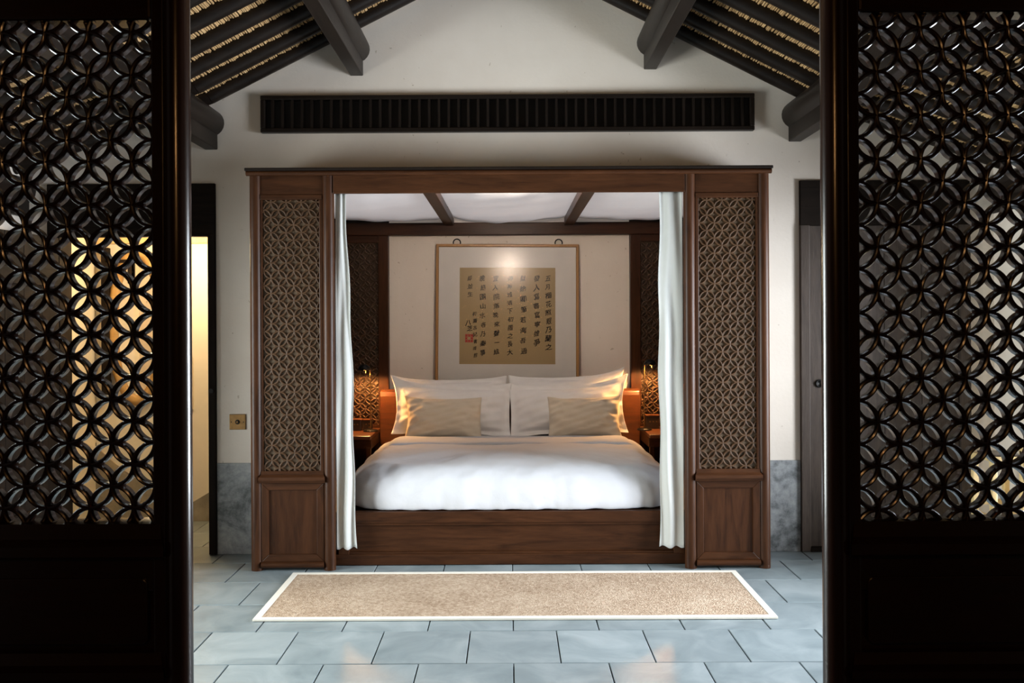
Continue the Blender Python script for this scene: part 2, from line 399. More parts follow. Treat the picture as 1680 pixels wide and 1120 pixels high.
for s in (-1, 1):
    for k, y in enumerate(RY):
        dz = 0.048/CS; r = 0.048
        segs = [(0.0, XK), (XK, 3.4)]
        for a, b in segs:
            m = MB().tube((s*a, y, rz(a)+dz), (s*b, y, rz(b)+dz), r*random.uniform(.96, 1.04), r*random.uniform(.98, 1.06), 14)
            m.build('rafter', 'roofwood_x', ceiling, org=(s*(a+b)/2, y, rz((a+b)/2)+dz), angle=50)
    # reeds: thin stalks lying along the room on top of the rafters
    m = MB(); x = 0.02
    while x < 3.4:
        r = random.uniform(.0045, .008); h = .074 + random.uniform(-.004, .006)
        spans = [(1.75, 5.56)]
        for ya, yb in spans:
            n = max(2, int((yb-ya)/.245)); prev = None
            for q in range(n):
                a = ya + (yb-ya)*q/n; b = ya + (yb-ya)*(q+1)/n
                j0, j1 = random.uniform(-.004, .004), random.uniform(-.004, .004)
                m.tube((s*(x+j0), a, rz(x)+h), (s*(x+j1), b+.01, rz(x)+h+random.uniform(-.004, .002)), r, r, 5, False)
        x += r*1.55
    o = m.build('reed_mat', 'reed', ceiling, smooth=True); o['kind'] = 'stuff'; o['label'] = 'straw-coloured reed matting between the rafters'
PUR = [(-0.945, 3.14), (-1.855, 2.68), (-3.03, 2.225), (0.885, 3.165), (1.785, 2.71), (3.05, 2.235)]
for (px, pz) in PUR:
    r = .083
    zc = rz(px) - r*0.98
    MB().tube((px, 1.75, zc), (px, YW+.02, zc), r, r, 22).build('purlin_log', 'roofwood_y', ceiling, org=(px, 3.6, zc), angle=40)
    B(px-.040, px+.040, 1.75, YW+.02, zc-r-.082, zc-r*.80).build('purlin_beam', 'roofwood_y', ceiling, org=(px, 3.6, zc-r-.04), bevel=.006)
MB().tube((0, 1.75, RIDGE-.13), (0, YW+.02, RIDGE-.13), .10, .10, 22).build('ridge_log', 'roofwood_y', ceiling, org=(0, 3.6, RIDGE-.13), angle=40)
# partition between foyer and bedroom (beyond the lattice leaves) and the dark foyer around the camera
LYL, LYR = 1.833, 1.808                      # front planes of the two leaves
pm = MB()
pm.box(-3.2, -1.40, 1.80, 1.92, 0, 2.75); pm.box(1.40, 3.2, 1.78, 1.90, 0, 2.75)
pm.box(-3.2, 3.2, 1.78, 1.92, 2.62, 4.0)
struct(pm.build('wall_front', 'plaster'))
fy = MB(); fy.box(-2.4, -2.3, -2.6, 1.8, 0, 3.1); struct(fy.build('wall_foyer_left', 'foyer_plaster'))
fy = MB(); fy.box(2.3, 2.4, -2.6, 1.78, 0, 3.1); struct(fy.build('wall_foyer_right', 'foyer_plaster'))
fy = MB(); fy.box(-2.4, 2.4, -2.7, -2.6, 0, 3.1); struct(fy.build('wall_foyer_back', 'foyer_plaster'))
fy = MB(); fy.box(-2.4, 2.4, -2.7, 1.8, 3.1, 3.2); struct(fy.build('ceiling_foyer', 'doorwood_x'))

# ================================================================== FOREGROUND LATTICE LEAVES
PITCH = 0.0888
def leaf(s, yf, xi, xp, z0, z1, phase, label):
    xo = 1.36                                # outer end of the leaf
    t = thing('lattice_door', (s*(xp+xo)/2, yf+.02, 0), label, 'screen door', 'carved lattice doors of the foyer')
    X = lambda a, b: tuple(sorted((s*a, s*b)))
    TOP = 2.60
    # rounded meeting post and inner flat stile
    r = (xi-xp)*0.36; cxp = xp+r
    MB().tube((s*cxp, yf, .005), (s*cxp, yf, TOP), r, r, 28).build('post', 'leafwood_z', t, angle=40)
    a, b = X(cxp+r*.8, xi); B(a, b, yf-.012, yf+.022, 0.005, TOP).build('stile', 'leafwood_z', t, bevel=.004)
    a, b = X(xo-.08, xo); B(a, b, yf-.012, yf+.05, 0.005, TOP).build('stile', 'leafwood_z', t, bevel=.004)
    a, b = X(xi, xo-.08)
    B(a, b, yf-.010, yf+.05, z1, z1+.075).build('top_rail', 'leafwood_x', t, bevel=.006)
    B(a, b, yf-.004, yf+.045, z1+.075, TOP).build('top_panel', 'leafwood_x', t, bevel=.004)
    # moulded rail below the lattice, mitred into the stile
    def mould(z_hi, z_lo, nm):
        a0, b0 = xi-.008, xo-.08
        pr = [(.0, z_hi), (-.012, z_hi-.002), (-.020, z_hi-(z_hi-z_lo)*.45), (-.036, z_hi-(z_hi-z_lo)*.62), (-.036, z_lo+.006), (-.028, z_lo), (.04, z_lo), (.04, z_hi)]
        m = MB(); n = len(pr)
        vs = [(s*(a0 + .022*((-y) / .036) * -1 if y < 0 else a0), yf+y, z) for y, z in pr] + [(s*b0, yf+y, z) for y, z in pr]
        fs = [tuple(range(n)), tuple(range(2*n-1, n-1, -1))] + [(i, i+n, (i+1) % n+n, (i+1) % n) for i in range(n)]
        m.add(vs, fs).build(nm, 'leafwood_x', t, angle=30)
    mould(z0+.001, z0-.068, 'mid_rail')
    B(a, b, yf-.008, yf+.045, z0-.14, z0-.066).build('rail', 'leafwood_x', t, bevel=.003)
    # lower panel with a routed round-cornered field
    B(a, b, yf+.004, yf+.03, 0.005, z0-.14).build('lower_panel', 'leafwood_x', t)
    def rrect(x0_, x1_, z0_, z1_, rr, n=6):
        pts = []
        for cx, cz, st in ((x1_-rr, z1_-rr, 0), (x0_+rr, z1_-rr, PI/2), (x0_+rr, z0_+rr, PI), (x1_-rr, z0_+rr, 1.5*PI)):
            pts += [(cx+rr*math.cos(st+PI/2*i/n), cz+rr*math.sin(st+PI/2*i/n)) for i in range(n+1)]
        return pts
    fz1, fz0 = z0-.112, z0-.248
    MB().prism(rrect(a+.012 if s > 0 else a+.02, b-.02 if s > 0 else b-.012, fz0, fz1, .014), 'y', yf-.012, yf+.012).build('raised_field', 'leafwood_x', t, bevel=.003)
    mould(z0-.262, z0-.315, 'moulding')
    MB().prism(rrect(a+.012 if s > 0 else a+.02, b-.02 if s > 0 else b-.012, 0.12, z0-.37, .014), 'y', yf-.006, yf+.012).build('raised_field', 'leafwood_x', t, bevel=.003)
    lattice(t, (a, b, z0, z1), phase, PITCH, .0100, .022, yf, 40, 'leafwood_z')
    return t
leaf(-1, LYL, 0.729, 0.653, 1.026, 2.054, (-0.8640, 1.5435), 'dark lacquered door leaf with interlocking-circle lattice left of the opening')
leaf(1, LYR, 0.7055, 0.6315, 1.029, 2.053, (0.7466, 1.8025), 'dark lacquered door leaf with interlocking-circle lattice right of the opening')

# foyer lantern behind the viewer: gives the warm streaks on the posts and the glow on the picture glass
ln = thing('hanging_lantern', (-0.05, -1.25, 2.28), 'small warm paper lantern hanging in the dark foyer', 'lamp')
MB().lathe([(.03, 0), (.09, .02), (.11, .09), (.11, .16), (.09, .23), (.03, .25)], (-.05, -1.25, 2.28)).build('lantern_shade', 'lantern_paper', ln, smooth=True)
MB().tube((-.05, -1.25, 2.52), (-.05, -1.25, 3.1), .006).build('cord', 'iron', ln)

# ================================================================== BED ALCOVE
YF = 5.176
# interior shell of the niche
YB = 7.45
struct(B(-1.0, 1.0, YB, YB+.1, 0, 2.4).build('wall_niche_back', 'plaster'))
for s, nm in ((-1, 'left'), (1, 'right')):
    x0, x1 = sorted((s*1.47, s*1.53))
    struct(B(x0, x1, YW+.02, YB+.1, 0, 2.4).build('wall_niche_' + nm, 'doorwood_z'))
    x0, x1 = sorted((s*1.0, s*1.53))
    struct(B(x0, x1, YB, YB+.1, 0, 2.4).build('wall_niche_back_' + nm, 'doorwood_z'))
struct(B(-1.53, 1.53, YW+.12, YB+.1, 2.40, 2.46).build('ceiling_niche', 'doorwood_x'))

def front_screen(s, xo, xi, label):
    # xo outer edge, xi inner edge (absolute values)
    t = thing('lattice_screen', (s*(xo+xi)/2, YF+.03, 0), label, 'screen', 'carved screens flanking the bed')
    X = lambda a, b: tuple(sorted((s*a, s*b)))
    r = .034
    for cx in (xo-r, xi+r):
        MB().tube((s*cx, YF+r, 0.0), (s*cx, YF+r, 2.296), r, r, 20).build('post', 'bedwood_z', t, angle=40)
    ia, ib = xi+2*r-.004, xo-2*r+.004
    a, b = X(ia, ib)
    y0 = YF+.018
    B(a, b, y0, y0+.03, 2.182, 2.30).build('top_board', 'bedwood_x', t, bevel=.003)
    B(a, b, y0-.006, y0+.034, 2.153, 2.184).build('top_rail', 'bedwood_x', t, bevel=.005)
    la, lb = ia+.022, ib-.012
    if s > 0: la, lb = ia+.022, ib-.016
    a1, b1 = X(ia, la); B(a1, b1, y0-.002, y0+.03, .56, 2.155).build('lattice_stile', 'bedwood_z', t, bevel=.004)
    a1, b1 = X(lb, ib); B(a1, b1, y0-.002, y0+.03, .56, 2.155).build('lattice_stile', 'bedwood_z', t, bevel=.004)
    # moulded middle rail
    pr = [(y0+.03, .578), (y0-.004, .578), (y0-.012, .558), (y0-.030, .545), (y0-.034, .528), (y0-.026, .512), (y0+.03, .510)]
    m = MB(); n = len(pr)
    vs = [(a-(.010 if p[0] < y0-.02 else 0), p[0], p[1]) for p in pr] + [(b+(.010 if p[0] < y0-.02 else 0), p[0], p[1]) for p in pr]
    m.add(vs, [tuple(range(n)), tuple(range(2*n-1, n-1, -1))] + [(i, i+n, (i+1) % n+n, (i+1) % n) for i in range(n)]).build('mid_rail', 'bedwood_x', t, angle=30)
    # panelled lower part: mitred frame and sunk panel
    fw = .042
    def trap(pts, nm, mt): MB().prism(pts, 'y', y0-.006, y0+.03).build(nm, mt, t, bevel=.003)
    zt, zb = .510, .052
    trap([(a, zt), (b, zt), (b-fw, zt-fw), (a+fw, zt-fw)][::-1], 'panel_rail', 'bedwood_x')
    trap([(a, zb), (b, zb), (b-fw, zb+fw), (a+fw, zb+fw)], 'panel_rail', 'bedwood_x')
    trap([(a, zb), (a+fw, zb+fw), (a+fw, zt-fw), (a, zt)], 'panel_stile', 'bedwood_z')
    trap([(b, zb), (b, zt), (b-fw, zt-fw), (b-fw, zb+fw)], 'panel_stile', 'bedwood_z')
    B(a+fw-.004, b-fw+.004, y0+.006, y0+.026, zb+fw-.004, zt-fw+.004).build('panel', 'bedwood_z', t)
    MB().prism([(y0-.004 + .02*math.cos(q), .034+.019*math.sin(q)) for q in [2*PI*i/14 for i in range(14)]], 'x', a, b).build('bottom_rail', 'bedwood_x', t, angle=40)
    B(a, b, y0+.004, y0+.03, .012, .052).build('bottom_board', 'bedwood_x', t)
    a2, b2 = X(la, lb)
    B(a, b, y0+.020, y0+.050, .05, 2.30).build('backing_board', 'panelback', t)
    lattice(t, (a2, b2, .577, 2.154), (a2+.004, 2.142), .0885, .0096, .013, y0+.006, 24, 'ringwood')
front_screen(-1, 1.511, 1.019, 'tall carved wooden screen at the left end of the bed')
front_screen(1, 1.514, 1.016, 'tall carved wooden screen at the right end of the bed')
hd = thing('bed_lintel', (0, YF+.03, 2.188), 'dark wooden header beam with moulded cornice above the bed opening', 'beam')
B(-1.022, 1.022, YF+.008, YF+.034, 2.188, 2.302).build('lintel_board', 'bedwood_x', hd, bevel=.004)
B(-1.530, 1.530, YF-.012, YF+.42, 2.318, 2.336).build('cornice', 'roofwood_x', hd, bevel=.004)
MB().prism([(YF-.002+.017*math.cos(q), 2.304+.015*math.sin(q)) for q in [2*PI*i/14 for i in range(14)]], 'x', -1.520, 1.520).build('cornice_moulding', 'bedwood_x', hd, angle=40)
B(-1.51, 1.51, YF+.03, YF+.39, 2.302, 2.318).build('roof_board', 'bedwood_x', hd)
B(-1.51, -1.47, YF+.1, YW, 0.0, 2.302).build('side_panel', 'bedwood_z', hd)
B(1.47, 1.51, YF+.1, YW, 0.0, 2.302).build('side_panel', 'bedwood_z', hd)

# back lattice panels and head rail
for s, lab in ((-1, 'dark lattice panel behind the left bedside table'), (1, 'dark lattice panel behind the right bedside table')):
    t = thing('carved_screen', (s*1.235, 7.42, .306), lab, 'panel', 'lattice panels beside the headboard')
    X = lambda a, b: tuple(sorted((s*a, s*b)))
    a, b = X(1.0, 1.085); B(a, b, 7.385, YB, .306, 2.16).build('stile', 'bedwood_z', t, bevel=.005)
    a, b = X(1.43, 1.47); B(a, b, 7.385, YB, .306, 2.16).build('stile', 'bedwood_z', t, bevel=.005)
    a, b = X(1.085, 1.43); B(a, b, 7.390, YB, 2.10, 2.16).build('rail', 'bedwood_x', t, bevel=.004)
    B(a, b, 7.390, YB, .306, .60).build('bottom_board', 'bedwood_x', t, bevel=.004)
    B(a, b, 7.430, YB, .60, 2.10).build('backing_board', 'panelback', t)
    lattice(t, (a, b, .60, 2.10), (a+.01, 2.05), .0885, .0095, .016, 7.400, 20, 'ringwood')
hr = tag(B(-1.47, 1.47, 7.37, YB, 2.16, 2.262).build('head_rail', 'bedwood_x', org=(0, 7.41, 2.16), bevel=.005), 'dark rail across the back of the alcove under the canopy cloth', 'rail')

# canopy: beams and sagging cloth bays
cn = thing('bed_canopy', (0, 6.3, 2.25), 'white cloth canopy stretched between dark beams over the bed', 'canopy')
for cx in (-.495, .495):
    B(cx-.040, cx+.040, YF+.06, YB-.08, 2.238, 2.300).build('canopy_beam', 'bedwood_y', cn, bevel=.004)
for (x0, x1, sag) in ((-1.47, -.535, .045), (-.455, .455, .05), (.535, 1.47, .045)):
    def fn(u, v, x0=x0, x1=x1, sag=sag):
        x = x0+(x1-x0)*u; y0_ = YF+(.036 if abs(x0+x1) < .1 else .072); y = y0_+(YB-.09-y0_)*v
        z = 2.302 - sag*min(1, v*4)*(4*u*(1-u))**.8*(.75+.25*math.sin(v*9+x*3)) - .004*math.sin(v*31+u*7)*math.sin(u*PI) - .003*math.sin(u*23+v*5)
        return (x, y, z)
    MB().grid(40, 60, fn, True).build('canopy_cloth', 'canopy_cloth', cn, smooth=True)

# added fill lamp, unseen behind the lintel, to brighten the niche
al = thing('niche_fill_lamp', (0, YF+.10, 2.262), 'small added fill lamp, unseen behind the header beam', 'lamp')
MB().tube((0, YF+.034, 2.250), (0, YF+.10, 2.250), .008).build('bracket', 'iron', al)
MB().tube((0, YF+.075, 2.245), (0, YF+.135, 2.242), .017, .021, 16).build('lamp_body', 'iron', al)
l = bpy.data.lights.new('niche_fill_light', 'SPOT'); l.energy = 54; l.color = (1.0, .80, .64); l.spot_size = math.radians(165); l.spot_blend = 1.0; l.shadow_soft_size = .03
o = bpy.data.objects.new('niche_fill_light', l); COL.objects.link(o); o.location = (0, YF+.155, 2.240); o.rotation_euler = (math.radians(94), 0, 0)

# added light panel, unseen above the canopy cloth, brightening it from behind
cl = thing('canopy_fill_panel', (0, 6.48, 2.385), 'added fill light panel, unseen above the white canopy cloth', 'lamp')
B(-1.44, 1.44, 5.70, 7.30, 2.385, 2.398).build('fill_panel_housing', 'matboard', cl, bevel=.003)
l = bpy.data.lights.new('canopy_fill_glow', 'AREA'); l.shape = 'RECTANGLE'; l.size = 2.84; l.size_y = 1.56; l.energy = 9.5; l.color = (.96, .96, 1.0)
o = bpy.data.objects.new('canopy_fill_glow', l); COL.objects.link(o); o.parent = cl; o.location = (0, 0, -.004)

# bed platform
pl = thing('bed_platform', (0, 6.3, 0), 'dark brown wooden bed platform with panelled front', 'bed base')
P0 = 5.285
B(-1.46, 1.46, P0+.035, YB, 0.004, .305).build('platform_body', 'bedwood_x', pl)
B(-1.46, 1.46, P0-.004, P0+.05, .250, .318).build('top_rail', 'bedwood_x', pl, bevel=.005)
B(-1.46, 1.46, P0-.004, P0+.05, .004, .068).build('bottom_rail', 'bedwood_x', pl, bevel=.005)
for (a, b) in ((-1.46, -1.02), (-1.02, -.955), (.965, 1.03), (1.03, 1.46)):
    if b-a < .1: B(a, b, P0-.004, P0+.05, .066, .252).build('stile', 'bedwood_z', pl, bevel=.004)
B(-.957, .967, P0+.024, P0+.045, .066, .252).build('front_panel', 'bedwood_x', pl)
B(-.957, .967, P0+.003, P0+.03, .236, .252).build('panel_bead', 'bedwood_x', pl, bevel=.004)
B(-.957, .967, P0+.003, P0+.03, .066, .080).build('panel_bead', 'bedwood_x', pl, bevel=.004)
B(-1.46, -1.018, P0+.024, P0+.045, .066, .252).build('front_panel', 'bedwood_x', pl)
B(1.028, 1.46, P0+.024, P0+.045, .066, .252).build('front_panel', 'bedwood_x', pl)

# headboard
hb = thing('headboard', (0, 7.33, .3), 'reddish polished wooden headboard behind the pillows', 'headboard')
MB().prism([(7.384, .306), (7.29, .306), (7.29, .84), (7.30, .872), (7.33, .888), (7.384, .89)], 'x', -1.062, 1.062).build('board', 'headwood', hb, bevel=.008)

# mattress and duvet
def sn(x, y, z=0.0):
    return (math.sin(x*1.7+y*2.3+z)+math.sin(x*3.1-y*1.3+z*2)+math.sin(-x*2.2+y*4.1+1.3))/3
md = thing('bed', (0, 6.28, .318), 'king-size bed dressed in a smooth white duvet', 'bed')
B(-.88, .88, 5.42, 7.20, .3185, .46).build('mattress', 'linen_white', md, bevel=.05)
HX, HY, CXB, CYB = 1.015, 0.985, 0.0, 6.285
prof = [(0, .0), (.20, .004), (.40, .006), (.58, .004), (.70, 0)] + [(1-.19*(1-math.sin(q)), -.165*(1-math.cos(q))-.004) for q in [PI/2*k/9 for k in range(10)]] + [(1.002, -.20), (1.0, -.228), (.996, -.247), (.985, -.250)]
TOPZ = .572
dv = MB(); NT = 220; rows = []
for (g_, dz) in prof:
    row = []
    for i in range(NT):
        a = 2*PI*i/NT; c, s_ = math.cos(a), math.sin(a); n = 7.0
        k = (abs(c)**n + abs(s_)**n)**(-1/n)
        px, py = HX*k*c, HY*k*s_
        wob = 1 + (g_ > .93)*0.010*sn(px*9, py*9, g_*2) + (g_ > .97)*0.0045*math.sin(a*90+4*math.sin(a*9))*(.5+.5*math.sin(a*13))
        x, y = CXB+px*g_*wob, CYB+py*g_*wob
        z = TOPZ + dz + .006*sn(x*3, y*3) + (.003*sn(x*9, y*5, 2) if g_ > .5 else 0)
        if y > 6.6: z -= .02*min(1, (y-6.6)/.3)
        if dz < -.24: z = .3225 + .004*max(0, sn(x*14, y*12)) 
        row.append((x, y, z))
    rows.append(row)
vs = [p for r_ in rows for p in r_]
fs = [(j*NT+i, (j+1)*NT+i, (j+1)*NT+(i+1) % NT, j*NT+(i+1) % NT) for j in range(len(rows)-1) for i in range(NT)]
dv.add(vs, fs)
do = dv.build('duvet', 'linen_white', md, smooth=True)
sb = do.modifiers.new('sub', 'SUBSURF'); sb.levels = 1; sb.render_levels = 1
tx = bpy.data.textures.new('wrinkle', 'CLOUDS'); tx.noise_scale = .11; tx.noise_depth = 3
dm = do.modifiers.new('wr', 'DISPLACE'); dm.texture = tx; dm.strength = .018; dm.mid_level = .5
# turned-down band of the duvet near the pillows
def band(u, v):
    x = -1.0+2.0*u; e = max(0, (abs(x)-.80)/.20)
    y = 6.32+.50*v - .03*(1-abs(2*u-1)**2)*0
    z = .590 - .16*e**2.2 + .004*sn(x*5, y*7) - .012*(abs(v-.5)*2)**6 - (.02*min(1, max(0, y-6.6)/.3))
    x *= 1 - .01*e
    return (x, y, z)
bo = MB().grid(60, 14, band).build('turned_down_sheet', 'linen_white', md, smooth=True)
so = bo.modifiers.new('s', 'SOLIDIFY'); so.thickness = .018; so.offset = -1

# pillows
def pillow(name, W, H, T, flange, mat, loc, lean, yaw, roll, label, cat, group, ear=.06, seed=0, nose=0):
    n = 41; m = MB(); side_s = -1 if loc[0] < 0 else 1
    def outline(u, v):
        ie = ear if u*side_s > 0 else ear*.35
        x = W/2*u*(1 - ie*(1-v*v)*abs(u)**1.5)*(1 - (.035 if u*side_s > 0 else .0)*(1-v)/2); z = H/2*v*(1 - ear*1.3*(1-u*u)*abs(v)**1.5)
        return x, z
    fu = 1 - flange/(W/2); fv = 1 - flange/(H/2)
    def thick(u, v):
        a = min(1, abs(u)/fu); b = min(1, abs(v)/fv)
        return T/2*((1-a**2.6)**.6)*((1-b**2.4)**.6) + .003
    def side(sg):
        def fn(u, v):
            u, v = 2*u-1, 2*v-1
            x, z = outline(u, v); t = thick(u, v)
            ed = max(abs(u), abs(v))
            wr = .010*sn(u*4+seed, v*5-seed, seed*1.7)*min(1, t/.03) + .005*math.sin((u*9+v*7)+seed)*(ed > .6)
            if flange and ed > .9: wr += .004*math.sin(u*24+seed)+.004*math.sin(v*17+seed)
            z += nose*max(0, u*side_s)**4*max(0, v)**3 + .35*nose*max(0, -u*side_s)**5*max(0, v)**3; x += side_s*.4*nose*max(0, u*side_s)**5*max(0, v)**4
            return (x, -sg*t + (wr if sg > 0 else wr*.5), z+H/2 + .006*math.sin(u*5+seed)*(1-abs(v)))
        return fn
    m.grid(n, n, side(1)); m.grid(n, n, side(-1), True)
    # stitch the rim
    idx = [j*n+i for j, i in [(0, k) for k in range(n)] + [(k, n-1) for k in range(1, n)] + [(n-1, k) for k in range(n-2, -1, -1)] + [(k, 0) for k in range(n-2, 0, -1)]]
    L = len(idx)
    m.f += [(idx[i], idx[i]+n*n, idx[(i+1) % L]+n*n, idx[(i+1) % L]) for i in range(L)]
    o = m.build(name, mat, None, org=(0, 0, 0), smooth=True)
    o.location = loc; o.rotation_euler = (-lean, roll, yaw); WL[o.name] = loc
    ss = o.modifiers.new('s', 'SUBSURF'); ss.levels = 1; ss.render_levels = 1
    return tag(o, label, cat, group)
R_ = math.radians
PG = 'white pillows against the headboard'
pillow('pillow', .93, .44, .17, .035, 'pillow_white', (-.485, 7.125, .565), R_(14), R_(0), R_(-.5), 'white pillow at the back of the left stack, mostly hidden', 'pillow', PG, .07, 1, .03)
pillow('pillow', .93, .46, .17, .035, 'pillow_white', (.468, 7.125, .565), R_(14), R_(0), R_(-2), 'white pillow at the back of the right stack, mostly hidden', 'pillow', PG, .07, 2, .05)
pillow('pillow', .95, .44, .19, .045, 'pillow_white', (-.468, 6.93, .555), R_(24), R_(2), R_(2.2), 'white flanged pillow behind the left beige cushion', 'pillow', PG, .09, 3, .06)
pillow('pillow', .94, .44, .19, .045, 'pillow_white', (.468, 6.93, .555), R_(24), R_(-2), R_(-2.6), 'white flanged pillow behind the right beige cushion', 'pillow', PG, .09, 4, .06)
CG = 'beige lumbar cushions on the bed'
pillow('cushion', .60, .345, .15, 0, 'cushion_beige', (-.515, 6.775, .556), R_(28), R_(3), R_(1), 'flat beige rectangular cushion leaning on the left white pillows', 'cushion', CG, .10, 5, .01)
pillow('cushion', .57, .345, .15, 0, 'cushion_beige', (.575, 6.775, .556), R_(28), R_(-3), R_(-1.5), 'flat beige rectangular cushion leaning on the right white pillows', 'cushion', CG, .10, 6, .01)

# curtains
def curtain(s, top, bot, label):
    # top/bot: (inner edge, outer edge) absolute x
    yb = YF+.060
    nf = 3.2
    def fn(u, v):
        z = .115 + (2.20-.115)*v
        k = v**1.3
        xi = bot[0]+(top[0]-bot[0])*k; xo = bot[1]+(top[1]-bot[1])*k
        x = xi+(xo-xi)*u
        amp = .013*(1-.2*v)*(.6+.4*math.sin(u*5+1.3*v))
        y = yb + amp*math.sin(u*nf*2*PI/2 + .5*math.sin(v*4) + (1 if s > 0 else 0)) + .005*math.sin(u*9+v*6) + .003*math.sin(v*17+u*5)
        x += (.010*math.sin(v*7+u*3)*(1-v) + .004*math.sin(v*23))*(1-u)
        zz = z + (.006*math.sin(u*12))*(1-v) - .012*(1-u)*(1-v)*0
        return (s*x, y, zz)
    o = MB().grid(46, 90, fn, s > 0).build('curtain', 'curtain_white', None, org=(s*(bot[0]+bot[1])/2, yb, .115), smooth=True)
    so = o.modifiers.new('s', 'SOLIDIFY'); so.thickness = .002
    tag(o, label, 'curtain', 'bed curtains')
    return o
curtain(-1, (.958, 1.0185), (.900, 1.0185), 'narrow white bed curtain gathered at the left inner post')
curtain(1, (.882, 1.0155), (.872, 1.0155), 'white bed curtain gathered at the right inner post')

# bedside tables with lamps and small boxes
def bedside(s):
    nm = 'left' if s < 0 else 'right'
    X = lambda a, b: tuple(sorted((s*a, s*b)))
    t = thing('bedside_table', (s*1.25, 7.1, .305), 'low dark wooden bedside table on the %s of the bed' % nm, 'table', 'bedside tables')
    a, b = X(1.066, 1.46)
    B(a, b, 6.82, 7.38, .545, .573).build('table_top', 'headwood', t, bevel=.005)
    B(a, b, 6.86, 7.37, .47, .545).build('drawer_front', 'bedwood_x', t, bevel=.003)
    for xx in (1.07, 1.41):
        for yy in (6.85, 7.32):
            a2, b2 = X(xx, xx+.035); B(a2, b2, yy, yy+.035, .306, .48).build('leg', 'bedwood_z', t, bevel=.003)
    lx = s*1.112 if s < 0 else 1.072
    hx = s*1.162 if s < 0 else 1.12
    y = 7.13; zt = 1.085 if s < 0 else 1.115
    lp = thing('bedside_lamp', (lx, y, .573), 'slim dark metal reading lamp on the %s bedside table' % nm, 'lamp', 'bedside reading lamps')
    MB().lathe([(0, .018), (.030, .018), (.055, .012), (.060, .002), (.060, 0), (0, 0)], (lx-s*-.0, y, .573)).build('lamp_base', 'iron', lp, smooth=True)
    MB().tube((lx, y, .585), (lx, y, zt-.012), .0055).build('pole', 'brass', lp)
    MB().path([(lx, y, zt-.015), (lx+(hx-lx)*.4, y, zt+.004), (hx, y, zt+.006)], .005).build('arm', 'brass', lp)
    shd = MB().lathe([(.006, .022), (.022, .020), (.043, .006), (.055, -.022), (.053, -.022), (.041, .003), (.020, .015), (.006, .017)], (hx, y, zt)).build('lamp_shade', 'iron', lp, smooth=True)
    MB().lathe([(0, .008), (.012, 0), (.016, -.012), (.011, -.022), (0, -.026)], (hx, y, zt)).build('bulb', 'bulb_warm', shd, smooth=True)
    MB().tube((hx+.012, y, zt-.045), (hx+.014, y, zt-.01), .0035, .002, 8).build('pull_switch', 'brass', shd)
    l = bpy.data.lights.new('lamp_light', 'SPOT'); l.energy = 46; l.color = (1.0, .48, .15); l.spot_size = R_(165); l.spot_blend = .35; l.shadow_soft_size = .03
    o = bpy.data.objects.new('lamp_light', l); COL.objects.link(o); o.parent = lp; o.location = (hx-lx, 0, zt-.573-.035)
    return t
bedside(-1); bedside(1)
def gadget(name, x0, x1, y0, y1, z1, label, cat, hole):
    t = thing(name, ((x0+x1)/2, (y0+y1)/2, .573), label, cat)
    cs = B(x0, x1, y0, y1, .574, z1).build('case', 'box_black', t, bevel=.004)
    B(x0-.003, x1+.003, y0-.004, y1, z1-.004, z1+.006).build('lid', 'headwood', t, bevel=.002)
    for (hx, hz) in hole:
        MB().tube((x0+(x1-x0)*hx, y0-.004, .574+(z1-.574)*hz), (x0+(x1-x0)*hx, y0+.004, .574+(z1-.574)*hz), .006, .006, 10).build('knob', 'brass', cs)
gadget('bedside_clock', -1.275, -1.195, 7.16, 7.24, .660, 'small dark clock box beside the left curtain', 'clock', [(.35, .6), (.65, .6)])
gadget('telephone_box', -1.188, -1.118, 7.20, 7.27, .655, 'small dark box with buttons beside the left lamp pole', 'box', [(.4, .6), (.75, .65), (.75, .3)])
gadget('control_box', 1.095, 1.20, 7.19, 7.27, .680, 'small dark box beside the right lamp base', 'box', [(.3, .55), (.55, .55), (.8, .55)])

# picture
pic = thing('framed_calligraphy', (-.014, 7.438, 2.085), 'large framed Chinese calligraphy in a bamboo-coloured frame above the bed', 'picture', rot=(R_(-2.8), R_(.45), 0))
def LB(x0, x1, y0, y1, z0, z1): return B(x0, x1, y0, y1, z0, z1)
PW, PH, fw = .593, 1.185, .024
LB(-PW, PW, -.028, -.004, -fw, 0).build('frame_rail', 'bamboo', pic, bevel=.006, local=True)
LB(-PW, PW, -.028, -.004, -PH, -PH+fw).build('frame_rail', 'bamboo', pic, bevel=.006, local=True)
LB(-PW, -PW+fw, -.0285, -.004, -PH+.001, -.001).build('frame_stile', 'bamboo', pic, bevel=.006, local=True)
LB(PW-fw, PW, -.0285, -.004, -PH+.001, -.001).build('frame_stile', 'bamboo', pic, bevel=.006, local=True)
LB(-PW+.01, PW-.01, -.012, -.004, -PH+.01, -.01).build('mat', 'matboard', pic, local=True)
LB(-.395, .398, -.0135, -.011, -.995, -.196).build('silk_panel', 'silk_tan', pic, local=True)
LB(-PW+.02, PW-.02, -.021, -.0195, -PH+.02, -.02).build('glass', 'picture_glass', pic, local=True)
for hx in (-.42, .425):
    pts = [(hx+.030*math.cos(q), -.016, .012+.030*math.sin(q)) for q in [PI*(-.1+1.2*i/14) for i in range(15)]]
    MB().path(pts, .005).build('hanging_ring', 'iron', pic, smooth=True, local=True)
